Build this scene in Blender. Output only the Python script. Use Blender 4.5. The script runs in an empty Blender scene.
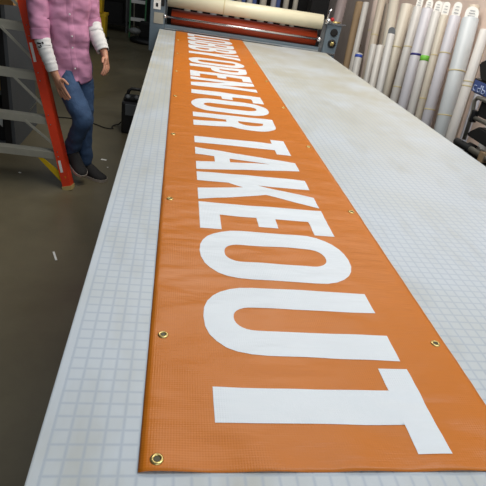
import bpy, bmesh, math, random
from mathutils import Vector, Matrix, noise
S = 0.0254            # everything below is written in inches and scaled to metres
SC = bpy.context.scene
COL = SC.collection
random.seed(7)

# ------------------------------------------------------------------ camera
cam_d = bpy.data.cameras.new('camera')
cam = bpy.data.objects.new('camera', cam_d)
COL.objects.link(cam)
R_ = Vector((0.98461069, -0.10430022, 0.14022571))
U_ = Vector((-0.06948766, 0.50257847, 0.8617345))
F_ = Vector((0.16035352, 0.85821696, -0.48759656))
m = Matrix((R_, U_, -F_)).transposed().to_4x4()
m.translation = Vector((5.48, -17.542, 63.016)) * S
cam.matrix_world = m
cam_d.sensor_width = 36
cam_d.lens = 36 * 498.15 / 486
cam_d.clip_start = 0.02
cam_d.clip_end = 100
SC.camera = cam

# ------------------------------------------------------------------ world, lights, exposure
w = bpy.data.worlds.new('world')
SC.world = w
w.use_nodes = True
w.node_tree.nodes['Background'].inputs[0].default_value = (0.80, 0.90, 1.0, 1)
w.node_tree.nodes['Background'].inputs[1].default_value = 0.16
SC.view_settings.view_transform = 'Standard'
SC.view_settings.look = 'None'
SC.view_settings.exposure = 0.0
SC.view_settings.gamma = 1.0
SC.view_settings.use_curve_mapping = False


def area(name, loc, target, sx, sy, power, color):
    d = bpy.data.lights.new(name, 'AREA')
    d.shape = 'RECTANGLE'
    d.size, d.size_y = sx * S, sy * S
    d.energy = power
    d.color = color
    o = bpy.data.objects.new(name, d)
    COL.objects.link(o)
    o.location = Vector(loc) * S
    o.rotation_euler = (Vector(target) - Vector(loc)).to_track_quat('-Z', 'Y').to_euler()
    return o


area('ceiling_strip_light', (70, 20, 150), (36, 30, 38), 60, 96, 66, (0.92, 0.97, 1.0))
area('ceiling_strip_light', (44, 130, 145), (82, 150, 30), 50, 120, 92, (1.0, 0.95, 0.87))
area('daylight_opening', (50, -140, 112), (20, 60, 38), 120, 70, 40, (0.86, 0.94, 1.0))
area('ceiling_strip_light', (-60, 300, 150), (-60, 300, 0), 30, 90, 5, (1.0, 0.93, 0.8))


# ------------------------------------------------------------------ materials
def lin(c):
    return tuple(((x / 255) / 12.92 if x / 255 <= 0.04045 else (((x / 255) + 0.055) / 1.055) ** 2.4) for x in c)


class NT:
    def __init__(self, name):
        self.m = bpy.data.materials.new(name)
        self.m.use_nodes = True
        self.t = self.m.node_tree
        self.b = self.t.nodes['Principled BSDF']

    def n(self, kind, **kw):
        nd = self.t.nodes.new(kind)
        for k, v in kw.items():
            setattr(nd, k, v)
        return nd

    def l(self, a, b):
        self.t.links.new(a, b)

    def math(self, op, a, b=None, c=None, clamp=False):
        nd = self.n('ShaderNodeMath', operation=op, use_clamp=clamp)
        for i, x in enumerate((a, b, c)):
            if x is None:
                continue
            if isinstance(x, (int, float)):
                nd.inputs[i].default_value = x
            else:
                self.l(x, nd.inputs[i])
        return nd.outputs[0]

    def mix(self, f, a, b):
        nd = self.n('ShaderNodeMix', data_type='RGBA')
        for s, x in ((nd.inputs[0], f), (nd.inputs[6], a), (nd.inputs[7], b)):
            if isinstance(x, (int, float)):
                s.default_value = x
            elif isinstance(x, tuple):
                s.default_value = (*x[:3], 1)
            else:
                self.l(x, s)
        return nd.outputs[2]

    def noise(self, scale, detail=3, rough=0.5, vec=None, stretch=None):
        nd = self.n('ShaderNodeTexNoise')
        nd.inputs['Scale'].default_value = scale
        nd.inputs['Detail'].default_value = detail
        nd.inputs['Roughness'].default_value = rough
        if vec is None:
            vec = self.n('ShaderNodeTexCoord').outputs['Object']
        if stretch:
            mp = self.n('ShaderNodeMapping')
            mp.inputs['Scale'].default_value = stretch
            self.l(vec, mp.inputs[0])
            vec = mp.outputs[0]
        self.l(vec, nd.inputs['Vector'])
        return nd.outputs['Fac']

    def bump(self, h, strength=0.3, dist=0.01, prev=None):
        nd = self.n('ShaderNodeBump')
        nd.inputs['Strength'].default_value = strength
        nd.inputs['Distance'].default_value = dist
        self.l(h, nd.inputs['Height'])
        if prev is not None:
            self.l(prev, nd.inputs['Normal'])
        self.l(nd.outputs[0], self.b.inputs['Normal'])
        return nd.outputs[0]

    def ramp(self, f, lo, hi):
        nd = self.n('ShaderNodeMapRange')
        nd.inputs[1].default_value = lo
        nd.inputs[2].default_value = hi
        self.l(f, nd.inputs[0])
        return nd.outputs[0]


def mat(name, rgb, rough=0.5, metal=0.0, var=0.12, scale=20, bump=0.0, bscale=200, sheen=0, coat=0, spec=None):
    k = NT(name)
    c = lin(rgb)
    d = tuple(x * (1 - var) for x in c)
    k.l(k.mix(k.noise(scale), d, tuple(min(1, x * (1 + var)) for x in c)), k.b.inputs['Base Color'])
    k.b.inputs['Roughness'].default_value = rough
    k.b.inputs['Metallic'].default_value = metal
    if sheen:
        k.b.inputs['Sheen Weight'].default_value = sheen
    if coat:
        k.b.inputs['Coat Weight'].default_value = coat
    if spec is not None:
        k.b.inputs['Specular IOR Level'].default_value = spec
    if bump:
        k.bump(k.noise(bscale), bump, 0.002)
    return k.m


M = {}
M['black'] = mat('black_plastic', (24, 24, 26), 0.45, var=.2)
M['matte_black'] = mat('matte_black', (17, 17, 18), 0.8, var=.3)
M['dark_grey'] = mat('dark_grey_paint', (84, 88, 92), 0.55, var=.1, scale=6)
M['orange_rail'] = mat('orange_fibreglass', (226, 62, 24), 0.42, var=.08, scale=8)
M['alu'] = mat('brushed_aluminium', (150, 147, 138), 0.42, 0.75, var=.12, scale=30)
M['alu_dull'] = mat('dull_aluminium', (168, 164, 150), 0.55, 0.15, var=.15, scale=14)
M['chrome'] = mat('chrome', (225, 228, 232), 0.16, 1.0, var=.02)
M['steel'] = mat('steel', (170, 174, 178), 0.3, 1.0, var=.05)
M['yellow'] = mat('yellow_plastic', (214, 176, 20), 0.5, var=.1)
M['machine'] = mat('machine_blue_grey_paint', (98, 112, 122), 0.45, var=.08, scale=5)
M['cream'] = mat('cream_film_roll', (232, 226, 196), 0.32, var=.03, scale=8, coat=.2)
M['rubber_red'] = mat('red_silicone_roller', (176, 66, 34), 0.42, var=.08, scale=10)
M['white'] = mat('white_plastic', (232, 232, 230), 0.45, var=.03)
M['paper'] = mat('paper_label', (235, 235, 230), 0.7, var=.03)
M['brass'] = mat('brass', (206, 184, 120), 0.34, 1.0, var=.06)
M['hole_shade'] = mat('grommet_hole_shade', (86, 82, 66), 0.5, 0.6, var=.1)  # dark tone paints the shade seen down the grommet holes
M['skin'] = mat('skin', (196, 140, 112), 0.5, var=.06, scale=60)
M['hair'] = mat('dark_brown_hair', (50, 34, 24), 0.6, var=.3, scale=150)
M['white_knit'] = mat('white_sleeve', (226, 224, 222), 0.85, var=.04, scale=90, bump=.5, bscale=300)
M['shoe'] = mat('charcoal_canvas', (44, 42, 42), 0.85, var=.2, scale=200, bump=.3)
M['sole'] = mat('grey_rubber_sole', (186, 174, 162), 0.7, var=.08)
M['blue_ink'] = mat('blue_tape', (52, 84, 190), 0.5, var=.05)
M['navy_tape'] = mat('navy_tape', (38, 34, 118), 0.5, var=.05)
M['green_tape'] = mat('green_tape', (118, 196, 66), 0.5, var=.05)
M['masking'] = mat('masking_tape', (205, 192, 150), 0.6, var=.05)
M['tan'] = mat('tan_board', (176, 134, 80), 0.7, var=.12, scale=12)
M['kraft'] = mat('kraft_tube', (166, 140, 108), 0.75, var=.1, scale=9)
M['green_rail'] = mat('green_fibreglass', (36, 120, 66), 0.5, var=.1)
M['red'] = mat('red_plastic', (176, 30, 34), 0.5, var=.1)
M['body_grey'] = mat('table_frame_grey', (92, 94, 96), 0.5, var=.08)
M['grey_text'] = mat('grey_print', (165, 167, 170), 0.6, var=.02)
M['eye'] = mat('eye_white', (235, 232, 228), 0.2, var=.01)


def shirt_mat():
    k = NT('pink_cotton')
    c = lin((202, 140, 172))
    v = k.noise(900, 2)
    k.l(k.mix(v, tuple(x * .78 for x in c), tuple(min(1, x * 1.12) for x in c)), k.b.inputs['Base Color'])
    k.b.inputs['Roughness'].default_value = .85
    b1 = k.bump(k.noise(11, 1.2, .4, stretch=(1, 1, 1.4)), .7, .045)
    k.bump(v, .15, .001, b1)
    return k.m


def denim_mat():
    k = NT('blue_denim')
    v = k.noise(600, 2)
    big = k.noise(12, 2)
    a = k.mix(big, lin((44, 66, 100)), lin((82, 112, 150)))
    k.l(k.mix(k.math('MULTIPLY', v, .4), a, lin((30, 44, 72))), k.b.inputs['Base Color'])
    k.b.inputs['Roughness'].default_value = .85
    k.bump(k.noise(30, 3), .5, .015)
    return k.m


M['shirt'] = shirt_mat()
M['denim'] = denim_mat()


def mat_table():
    """milky cutting mat, one inch blue grid seen through it, handling dirt towards the far end"""
    k = NT('translucent_grid_mat')
    pos = k.n('ShaderNodeNewGeometry').outputs['Position']
    sp = k.n('ShaderNodeSeparateXYZ')
    k.l(pos, sp.inputs[0])

    def line(ax, half):
        v = k.math('DIVIDE', sp.outputs[ax], S)
        v = k.math('ADD', v, 1000.5)
        f = k.math('SUBTRACT', k.math('FRACT', v), 0.5)
        f = k.math('ABSOLUTE', f)
        return k.math('SUBTRACT', 1.0, k.ramp(f, half * .2, half * 2.6))
    lx, ly = line(0, .055), line(1, .055)
    g = k.math('MAXIMUM', lx, ly)
    inside = k.math('GREATER_THAN', sp.outputs[0], -.1 * S)
    g = k.math('MULTIPLY', g, inside)
    grime = k.ramp(k.noise(2.2, 5, .6, pos), .42, .75)
    fine = k.ramp(k.noise(9, 4, .6, pos, (1, .35, 1)), .5, .8)
    base = k.mix(k.math('MULTIPLY', grime, .5), lin((200, 207, 213)), lin((192, 192, 180)))
    worn = k.math('MULTIPLY', k.ramp(sp.outputs[1], 35 * S, 110 * S), k.ramp(k.noise(3.1, 4, .6, pos), .3, .6))
    base = k.mix(k.math('MULTIPLY', worn, .85), base, lin((184, 180, 160)))
    base = k.mix(k.math('MULTIPLY', fine, .42), base, lin((165, 160, 140)))
    col = k.mix(k.math('MULTIPLY', g, .46), base, lin((152, 166, 184)))
    k.l(col, k.b.inputs['Base Color'])
    k.b.inputs['Roughness'].default_value = .42
    k.b.inputs['Specular IOR Level'].default_value = .4
    k.bump(k.noise(14, 3, .5, pos), .06, .01)
    return k.m


def mat_banner(name, rgb, rough):
    k = NT(name)
    pos = k.n('ShaderNodeNewGeometry').outputs['Position']
    sp = k.n('ShaderNodeSeparateXYZ')
    k.l(pos, sp.inputs[0])
    c = lin(rgb)
    k.l(k.mix(k.noise(3, 2, .5, pos), tuple(x * .94 for x in c), tuple(min(1, x * 1.05) for x in c)), k.b.inputs['Base Color'])
    k.b.inputs['Roughness'].default_value = rough
    k.b.inputs['Specular IOR Level'].default_value = .45
    sx = k.math('SINE', k.math('MULTIPLY', sp.outputs[0], 2 * math.pi / (.17 * S)))
    sy = k.math('SINE', k.math('MULTIPLY', sp.outputs[1], 2 * math.pi / (.17 * S)))
    h = k.math('ADD', sx, sy)
    fade = k.ramp(k.noise(7, 2, .5, pos), .35, .65)
    h = k.math('MULTIPLY', h, fade)
    b = k.bump(h, .18, .0006)
    k.bump(k.noise(11, 3, .5, pos, (.5, 1.8, 1)), .38, .012, b)
    return k.m


def mat_floor():
    k = NT('worn_concrete')
    pos = k.n('ShaderNodeNewGeometry').outputs['Position']
    a = k.ramp(k.noise(1.3, 6, .62, pos), .3, .72)
    b = k.ramp(k.noise(9, 5, .65, pos), .35, .75)
    c = k.mix(a, lin((94, 87, 68)), lin((118, 110, 87)))
    c = k.mix(k.math('MULTIPLY', b, .4), c, lin((96, 88, 72)))
    k.l(c, k.b.inputs['Base Color'])
    k.l(k.ramp(a, -1.2, 3.2), k.b.inputs['Roughness'])
    k.b.inputs['Roughness'].default_value = .5
    k.bump(k.noise(30, 4, .6, pos), .12, .004)
    return k.m


def mat_wall(name, rgb):
    k = NT(name)
    pos = k.n('ShaderNodeNewGeometry').outputs['Position']
    c = lin(rgb)
    k.l(k.mix(k.ramp(k.noise(2.5, 4, .6, pos), .3, .7), tuple(x * .86 for x in c), tuple(min(1, x * 1.05) for x in c)), k.b.inputs['Base Color'])
    k.b.inputs['Roughness'].default_value = .85
    k.bump(k.noise(60, 3, .5, pos), .1, .003)
    return k.m


def mat_tube(name, rgb, rough=.4):
    """vinyl roll: faint winding lines and soft tone changes"""
    k = NT(name)
    c = lin(rgb)
    n1 = k.noise(7, 3, .5, stretch=(1, 1, .25))
    k.l(k.mix(n1, tuple(x * .88 for x in c), tuple(min(1, x * 1.06) for x in c)), k.b.inputs['Base Color'])
    k.b.inputs['Roughness'].default_value = rough
    k.bump(k.noise(18, 2, .5, stretch=(1, 1, .2)), .15, .004)
    return k.m


# ------------------------------------------------------------------ object helpers
class MB:
    """collects shapes (inches, world axes) for one mesh"""

    def __init__(self, xf=None):
        self.bm = bmesh.new()
        self.xf = xf
        self.mi = 0

    def _fin(self, faces, smooth=False):
        for f in faces:
            f.smooth = smooth
            f.material_index = self.mi

    def box(self, x0, x1, y0, y1, z0, z1, bevel=0.0, rot=None):
        g = bmesh.ops.create_cube(self.bm, size=1)
        vs = g['verts']
        for v in vs:
            v.co = Vector(((x0 + x1) / 2 + v.co.x * (x1 - x0), (y0 + y1) / 2 + v.co.y * (y1 - y0), (z0 + z1) / 2 + v.co.z * (z1 - z0)))
        if rot is not None:
            c = Vector(((x0 + x1) / 2, (y0 + y1) / 2, (z0 + z1) / 2))
            for v in vs:
                v.co = c + rot @ (v.co - c)
        fs = list({f for v in vs for f in v.link_faces})
        self._fin(fs)
        if bevel:
            es = list({e for v in vs for e in v.link_edges})
            r = bmesh.ops.bevel(self.bm, geom=es, offset=bevel, segments=2, affect='EDGES', profile=.6)
            self._fin(r['faces'])
        return self

    def bar(self, a, b, w, h, up=(0, 0, 1), bevel=0.0):
        """rectangular bar from a to b, w across and h along up"""
        a, b = Vector(a), Vector(b)
        d = (b - a)
        L = d.length
        d.normalize()
        s = d.cross(Vector(up)).normalized()
        u = s.cross(d).normalized()
        rot = Matrix((s, d, u)).transposed()
        c = (a + b) / 2
        g = bmesh.ops.create_cube(self.bm, size=1)
        vs = g['verts']
        for v in vs:
            v.co = c + rot @ Vector((v.co.x * w, v.co.y * L, v.co.z * h))
        self._fin(list({f for v in vs for f in v.link_faces}))
        if bevel:
            es = list({e for v in vs for e in v.link_edges})
            r = bmesh.ops.bevel(self.bm, geom=es, offset=bevel, segments=2, affect='EDGES')
            self._fin(r['faces'])
        return self

    def rings(self, rings, cap0=True, cap1=True, smooth=True, close=True):
        """loft over lists of points"""
        rows = [[self.bm.verts.new(p) for p in r] for r in rings]
        n = len(rows[0])
        fs = []
        for i in range(len(rows) - 1):
            for j in range(n if close else n - 1):
                k = (j + 1) % n
                fs.append(self.bm.faces.new((rows[i][j], rows[i][k], rows[i + 1][k], rows[i + 1][j])))
        self._fin(fs, smooth)
        cf = []
        if cap0:
            cf.append(self.bm.faces.new(rows[0][::-1]))
        if cap1:
            cf.append(self.bm.faces.new(rows[-1]))
        self._fin(cf, False)
        return self

    def tube(self, pts, r, n=16, cap=True, smooth=True):
        pts = [Vector(p) for p in pts]
        rs = r if isinstance(r, (list, tuple)) else [r] * len(pts)
        out = []
        prev = None
        for i, p in enumerate(pts):
            d = (pts[min(i + 1, len(pts) - 1)] - pts[max(i - 1, 0)]).normalized()
            if prev is None:
                a = d.cross(Vector((0, 0, 1)))
                if a.length < .1:
                    a = d.cross(Vector((1, 0, 0)))
            else:
                a = prev - d * prev.dot(d)
            a.normalize()
            prev = a
            b = d.cross(a)
            out.append([p + (a * math.cos(t) + b * math.sin(t)) * rs[i] for t in [2 * math.pi * j / n for j in range(n)]])
        return self.rings(out, cap, cap, smooth)

    def lathe(self, c, axis, prof, n=24, smooth=True):
        """profile of (radius, height along axis)"""
        c, ax = Vector(c), Vector(axis).normalized()
        a = ax.cross(Vector((0, 0, 1)))
        if a.length < .1:
            a = Vector((1, 0, 0))
        a.normalize()
        b = ax.cross(a)
        out = [[c + ax * h + (a * math.cos(t) + b * math.sin(t)) * r for t in [2 * math.pi * j / n for j in range(n)]] for r, h in prof]
        return self.rings(out, True, True, smooth)

    def ball(self, c, r, sx=1, sy=1, sz=1, n=16):
        g = bmesh.ops.create_uvsphere(self.bm, u_segments=n, v_segments=n // 2 + 2, radius=r)
        for v in g['verts']:
            v.co = Vector(c) + Vector((v.co.x * sx, v.co.y * sy, v.co.z * sz))
        self._fin(list({f for v in g['verts'] for f in v.link_faces}), True)
        return self

    def poly(self, pts, thick):
        """flat outline pushed out by the vector thick"""
        t = Vector(thick)
        p = [Vector(x) for x in pts]
        return self.rings([p, [x + t for x in p]], True, True, False)

    def build(self, name, material, parent=None, smooth_angle=None):
        if self.xf:
            for v in self.bm.verts:
                v.co = self.xf(v.co)
        root = Vector((0, 0, 0))
        q = parent
        while q is not None:
            root += q.location
            q = q.parent
        org = Vector((0, 0, 0))
        if parent is None:
            xs = [v.co for v in self.bm.verts]
            org = Vector(((min(v.x for v in xs) + max(v.x for v in xs)) / 2, (min(v.y for v in xs) + max(v.y for v in xs)) / 2, min(v.z for v in xs))) * S
        bmesh.ops.recalc_face_normals(self.bm, faces=self.bm.faces)
        for v in self.bm.verts:
            v.co = v.co * S - root - org
        me = bpy.data.meshes.new(name)
        self.bm.to_mesh(me)
        self.bm.free()
        for x in (material if isinstance(material, (list, tuple)) else [material]):
            me.materials.append(x)
        o = bpy.data.objects.new(name, me)
        COL.objects.link(o)
        o.location = org
        if parent is not None:
            o.parent = parent
        return o


def tag(o, label=None, cat=None, group=None, kind=None):
    for k, v in (('label', label), ('category', cat), ('group', group), ('kind', kind)):
        if v:
            o[k] = v
    return o


def empty(name, loc, label, cat, group=None):
    o = bpy.data.objects.new(name, None)
    COL.objects.link(o)
    o.empty_display_size = .1
    o.location = Vector(loc) * S
    return tag(o, label, cat, group)


V = Vector

# ------------------------------------------------------------------ setting
tag(MB().box(-130, 100, -140, 470, -2, 0).build('floor', mat_floor()), kind='structure')
tag(MB().box(100, 103, -140, 470, 0, 130).build('wall_right', mat_wall('beige_pink_wall', (236, 216, 204))), kind='structure')
tag(MB().box(-130, 100, 470, 473, 0, 130).build('wall_back', mat_wall('dark_back_wall', (58, 56, 54))), kind='structure')
tag(MB().box(-133, -130, -140, 470, 0, 130).build('wall_left', mat_wall('dark_side_wall', (64, 62, 60))), kind='structure')

# ------------------------------------------------------------------ work table
tb = empty('work_table', (30, 80, 0), 'long work table with a white gridded mat top, running to the roller machine', 'table')
mb = MB()
outline = [(-.68, -30), (60.4, -30), (60.4, 172.4), (-.68, 176.9)]
mb.poly([(x, y, 37.3) for x, y in outline], (0, 0, .7))
es = [e for e in mb.bm.edges]
bmesh.ops.bevel(mb.bm, geom=es, offset=.08, segments=2, affect='EDGES')
top = mb.build('tabletop', mat_table(), tb)
mb = MB()
mb.poly([(x, y, 35.0) for x, y in [(.2, -29), (59.5, -29), (59.5, 171.0), (.2, 175.4)]], (0, 0, 2.3))
mb.build('table_frame', M['body_grey'], tb)
for y in (-24, 45, 112, 164):
    for x in (3, 56):
        MB().box(x - 1.5, x + 1.5, y - 1.5, y + 1.5, .0, 35, .15).build('leg', M['body_grey'], tb)
MB().box(3, 56, -26, 166, 8, 9.2).build('lower_shelf', M['body_grey'], tb)


# ------------------------------------------------------------------ banner
def banner_h(x, y):
    """height of the sheet above the mat"""
    e = min(abs(x - 5.05), abs(x - 29.15))
    edge = math.exp(-e / 2.2)
    near = math.exp(-(y - .3) / 3.0)
    v = V((x * .10, y * .30, 3.1))
    h = .05 + .12 * max(-.45, noise.noise(v))
    h += .07 * max(-.4, noise.noise(V((x * .30, y * .85, 9))))
    h += (.03 + .09 * edge) * (.5 + .5 * noise.noise(V((x * .22, y * .55, 21))))
    h += .05 * near * math.sin(x * 1.1 + y * .6) + .03 * near
    fade = min(1, e / .9 + .35)
    return max(.02, h * fade)


BZ = 38.02
bn = empty('banner', (17, 88, 38), 'long orange vinyl banner with white capital lettering laid flat along the table', 'banner')
mb = MB()
X0, X1, Y0, Y1 = 5.05, 29.15, .15, 176.0
xs = [X0 + (X1 - X0) * i / 60 for i in range(61)]
ys = []
y = Y0
while y < Y1:
    ys.append(y)
    y += .3 if y < 40 else (.45 if y < 90 else .8)
ys.append(Y1)


def ymap(x, y):
    # the far end follows the slightly skewed end of the table
    return y - max(0, (y - 165) / 11) * (x - X0) / 24 * 1.6


rows = [[mb.bm.verts.new((x, ymap(x, y), BZ + banner_h(x, y))) for x in xs] for y in ys]
for i in range(len(ys) - 1):
    for j in range(len(xs) - 1):
        f = mb.bm.faces.new((rows[i][j], rows[i][j + 1], rows[i + 1][j + 1], rows[i + 1][j]))
        f.smooth = True
sheet = mb.build('sheet', mat_banner('orange_vinyl', (202, 113, 16), .40), bn)
md = sheet.modifiers.new('thickness', 'SOLIDIFY')
md.thickness = .02 * S
md.offset = -1

HT = 14.9


def arc(cx, cy, rx, ry, a0, a1, n=14, e=2.0):
    out = []
    for i in range(n + 1):
        t = math.radians(a0 + (a1 - a0) * i / n)
        c, s = math.cos(t), math.sin(t)
        out.append((cx + rx * math.copysign(abs(c) ** (2 / e), c), cy + ry * math.copysign(abs(s) ** (2 / e), s)))
    return out


def L_O(w):
    o, s = .2, 2.95
    outer = arc(w / 2, HT + o - 4.6, w / 2, 4.6, 0, 180, e=2.25) + arc(w / 2, 4.6 - o, w / 2, 4.6, 180, 360, e=2.25)
    iw = w / 2 - s
    inner = arc(w / 2, HT + o - 4.2, iw, 1.75, 0, 180, e=2.2) + arc(w / 2, 4.2 - o, iw, 1.75, 180, 360, e=2.2)
    return [outer, inner]


def L_U(w):
    s, o = 2.95, .2
    outer = [(0, HT)] + arc(w / 2, 4.6 - o, w / 2, 4.6, 180, 360, e=2.25) + [(w, HT), (w - s, HT)] + arc(w / 2, 4.2 - o, w / 2 - s, 1.75, 360, 180, e=2.2) + [(s, HT)]
    return [outer]


def L_T(w):
    a = (w - 3) / 2
    return [[(a, 0), (a + 3, 0), (a + 3, HT - 2.3), (w, HT - 2.3), (w, HT), (0, HT), (0, HT - 2.3), (a, HT - 2.3)]]


def L_E(w):
    return [[(0, 0), (w, 0), (w, 2.3), (3.05, 2.3), (3.05, 6.5), (w - 1.1, 6.5), (w - 1.1, 8.7), (3.05, 8.7), (3.05, HT - 2.3), (w, HT - 2.3), (w, HT), (0, HT)]]


def L_F(w):
    return [[(0, 0), (3.05, 0), (3.05, 6.2), (w - .7, 6.2), (w - .7, 8.5), (3.05, 8.5), (3.05, HT - 2.3), (w, HT - 2.3), (w, HT), (0, HT)]]


def L_L(w):
    return [[(0, 0), (w, 0), (w, 2.3), (3.05, 2.3), (3.05, HT), (0, HT)]]


def L_K(w):
    return [[(0, 0), (3, 0), (3, 4.0), (3.9, 5.9), (w - 3.3, 0), (w, 0), (5.75, 8.6), (w - .15, HT), (w - 3.25, HT), (3, 7.9), (3, HT), (0, HT)]]


def L_A(w):
    m_ = w / 2
    return [[(0, 0), (2.95, 0), (3.4, 2.7), (w - 3.4, 2.7), (w - 2.95, 0), (w, 0), (m_ + 1.65, HT), (m_ - 1.65, HT)],
            [(3.78, 4.9), (w - 3.78, 4.9), (m_, 10.9)]]


def L_N(w):
    return [[(0, 0), (2.75, 0), (2.75, 8.2), (w - 3, 0), (w, 0), (w, HT), (w - 2.75, HT), (w - 2.75, 6.4), (3, HT), (0, HT)]]


def L_Y(w):
    m_ = w / 2
    return [[(m_ - 1.5, 0), (m_ + 1.5, 0), (m_ + 1.5, 5.6), (w, HT), (w - 3.1, HT), (m_, 8.8), (3.1, HT), (0, HT), (m_ - 1.5, 5.6)]]


def L_P(w):
    o = [(0, 0), (3, 0), (3, 5.4)] + arc(w - 3.9, 10.08, 3.9, 4.67, -90, 90, e=2.3) + [(0, HT)]
    i = [(3, 7.6)] + arc(w - 3.9 - .1, 10.08, 1.1, 2.45, -90, 90) + [(3, HT - 2.2)]
    return [o, i]


def L_R(w):
    o = [(0, 0), (3, 0), (3, 5.9), (4.4, 5.9), (w - 3.1, 0), (w, 0), (w - 1.5, 6.6)] + arc(w - 3.9, 10.4, 3.7, 4.35, -42, 90, e=2.3) + [(0, HT)]
    i = [(3, 8.1)] + arc(w - 4.1, 10.3, 1.1, 2.2, -90, 90) + [(3, HT - 2.2)]
    return [o, i]


def L_B(w):
    o = [(0, 0)] + arc(w - 3.9, 4.1, 3.9, 4.1, -90, 62, e=2.3) + arc(w - 4.1, HT - 3.7, 3.7, 3.7, -62, 90, e=2.3) + [(0, HT)]
    i1 = [(3, 2.2)] + arc(w - 4.1, 4.3, 1.2, 2.1, -90, 90) + [(3, 6.4)]
    i2 = [(3, 8.6)] + arc(w - 4.3, 10.6, 1.1, 2.0, -90, 90) + [(3, HT - 2.2)]
    return [o, i1, i2]


FN = dict(L=L_L, O=L_O, B=L_B, Y=L_Y, P=L_P, E=L_E, N=L_N, F=L_F, R=L_R, T=L_T, A=L_A, K=L_K, U=L_U)
white_print = mat_banner('white_print', (228, 233, 237), .45)


def letter(ch, ystart, wd, xb=9.35):
    cu = bpy.data.curves.new('outline', 'CURVE')
    cu.dimensions = '2D'
    cu.fill_mode = 'FRONT'
    for poly in FN[ch](wd):
        sp = cu.splines.new('POLY')
        sp.points.add(len(poly) - 1)
        for p, (a, b) in zip(sp.points, poly):
            p.co = (a, b, 0, 1)
        sp.use_cyclic_u = True
    ob = bpy.data.objects.new('outline', cu)
    COL.objects.link(ob)
    dg = bpy.context.evaluated_depsgraph_get()
    me = bpy.data.meshes.new_from_object(ob.evaluated_get(dg))
    mb = MB()
    mb.bm.from_mesh(me)
    bpy.data.objects.remove(ob)
    bpy.data.curves.remove(cu)
    bpy.data.meshes.remove(me)
    bm = mb.bm
    bmesh.ops.remove_doubles(bm, verts=bm.verts, dist=1e-4)
    st = .3 if ystart < 40 else .5
    k = st
    while k < wd:
        bmesh.ops.bisect_plane(bm, geom=bm.verts[:] + bm.edges[:] + bm.faces[:], plane_co=(k, 0, 0), plane_no=(1, 0, 0))
        k += st
    k = .41
    while k < HT:
        bmesh.ops.bisect_plane(bm, geom=bm.verts[:] + bm.edges[:] + bm.faces[:], plane_co=(0, k, 0), plane_no=(0, 1, 0))
        k += .41
    for v in bm.verts:
        x, yy = xb + v.co.y, ystart - v.co.x
        v.co = V((x, ymap(x, yy), BZ + .025 + banner_h(x, yy)))
    for f in bm.faces:
        f.smooth = True
    o = mb.build('letter', white_print, bn)
    o['label'] = 'printed white capital letter ' + ch
    return o


for ch, ys_, wd in [('L', 174.8, 5.7), ('O', 168.2, 8.9), ('B', 158.3, 8.2), ('B', 149.4, 8.0), ('Y', 141.0, 8.6),
                    ('O', 129.4, 9.0), ('P', 119.3, 8.0), ('E', 110.6, 6.3), ('N', 103.3, 8.7),
                    ('F', 90.6, 6.0), ('O', 84.2, 9.1), ('R', 73.5, 8.3),
                    ('T', 61.5, 7.0), ('A', 54.3, 8.8), ('K', 44.7, 8.7), ('E', 35.35, 6.35), ('O', 28.85, 9.2), ('U', 18.42, 8.8), ('T', 8.75, 7.45)]:
    letter(ch, ys_, wd, 9.5 if ys_ < 10 else 9.35)

for gx, gy in [(6.05, y) for y in (.88, 11.62, 35.25, 59.3, 83.2, 107.2, 131.2, 155.2)] + [(28.25, y) for y in (1.0, 11.86, 35.8, 60.0, 84.0, 108.0, 132.0, 156.0)]:
    gz = BZ + banner_h(gx, gy) + .01
    mb = MB()
    prof = [(.20, .0), (.205, .05), (.24, .075), (.29, .085), (.345, .06), (.39, .02), (.40, -.01), (.36, -.02), (.2, -.02)]
    c = V((gx, ymap(gx, gy), gz))
    n = 28
    rr = [[c + V((math.cos(2 * math.pi * j / n) * r, math.sin(2 * math.pi * j / n) * r, h)) for j in range(n)] for r, h in prof]
    mb.rings(rr, False, False)
    g = mb.build('grommet', M['brass'], bn)
    mb = MB()
    mb.lathe(c + V((0, 0, .003)), (0, 0, 1), [(.21, -.02), (.21, .02)], 20)
    mb.build('hole_shade_disc', M['hole_shade'], g)  # solid disc, its dark colour stands in for the shaded hole

# ------------------------------------------------------------------ roller machine at the end of the table
MA = math.radians(-4.2)


def mxf(p):
    x, y, z = p
    return V((x * math.cos(MA) - y * math.sin(MA), 177.4 + x * math.sin(MA) + y * math.cos(MA), z))


mc = empty('roller_laminator', (30, 180, 0), 'blue-grey roller laminating machine standing across the far end of the table', 'machine')


def mpart(name, material, parent=mc):
    pass


# side housings
mb = MB(mxf)
mb.box(-4.3, .9, .2, 9, 30, 62, .25)
lp = mb.build('side_housing', M['machine'], mc)
mb = MB(mxf)
mb.box(-3.2, -.7, .05, .25, 44.2, 50.5)
mb.build('sticker', M['paper'], lp)['label'] = 'white instruction sticker'
mb = MB(mxf)
mb.box(-2.8, -1.1, -.02, .1, 47.2, 49.6)
mb.build('warning_mark', M['yellow'], lp)['label'] = 'yellow warning mark'
mb = MB(mxf)
mb.box(-2.4, -1.6, -.02, .1, 45.0, 46.2)
mb.build('pictogram', M['black'], lp)['label'] = 'small black pictogram'
mb = MB(mxf)
mb.box(-2.9, .5, .05, .25, 39.6, 43.2)
mb.build('cover_plate', M['alu_dull'], lp)['label'] = 'pale grey cover plate'
mb = MB(mxf)
mb.box(-.6, .6, -.05, .25, 45.5, 50.5)
mb.build('vent', M['matte_black'], lp)
mb = MB(mxf)
mb.box(57.4, 59.0, .6, 9, 30, 48.2, .2)
mb.build('roller_bracket', M['body_grey'], mc)
mb = MB(mxf)
mb.poly([(59.0, .2, 30), (63.4, .2, 30), (64.4, .2, 47.6), (59.0, .2, 47.8)], (0, 8.5, 0))
rp = mb.build('side_housing', M['machine'], mc)
mb = MB(mxf)
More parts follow.
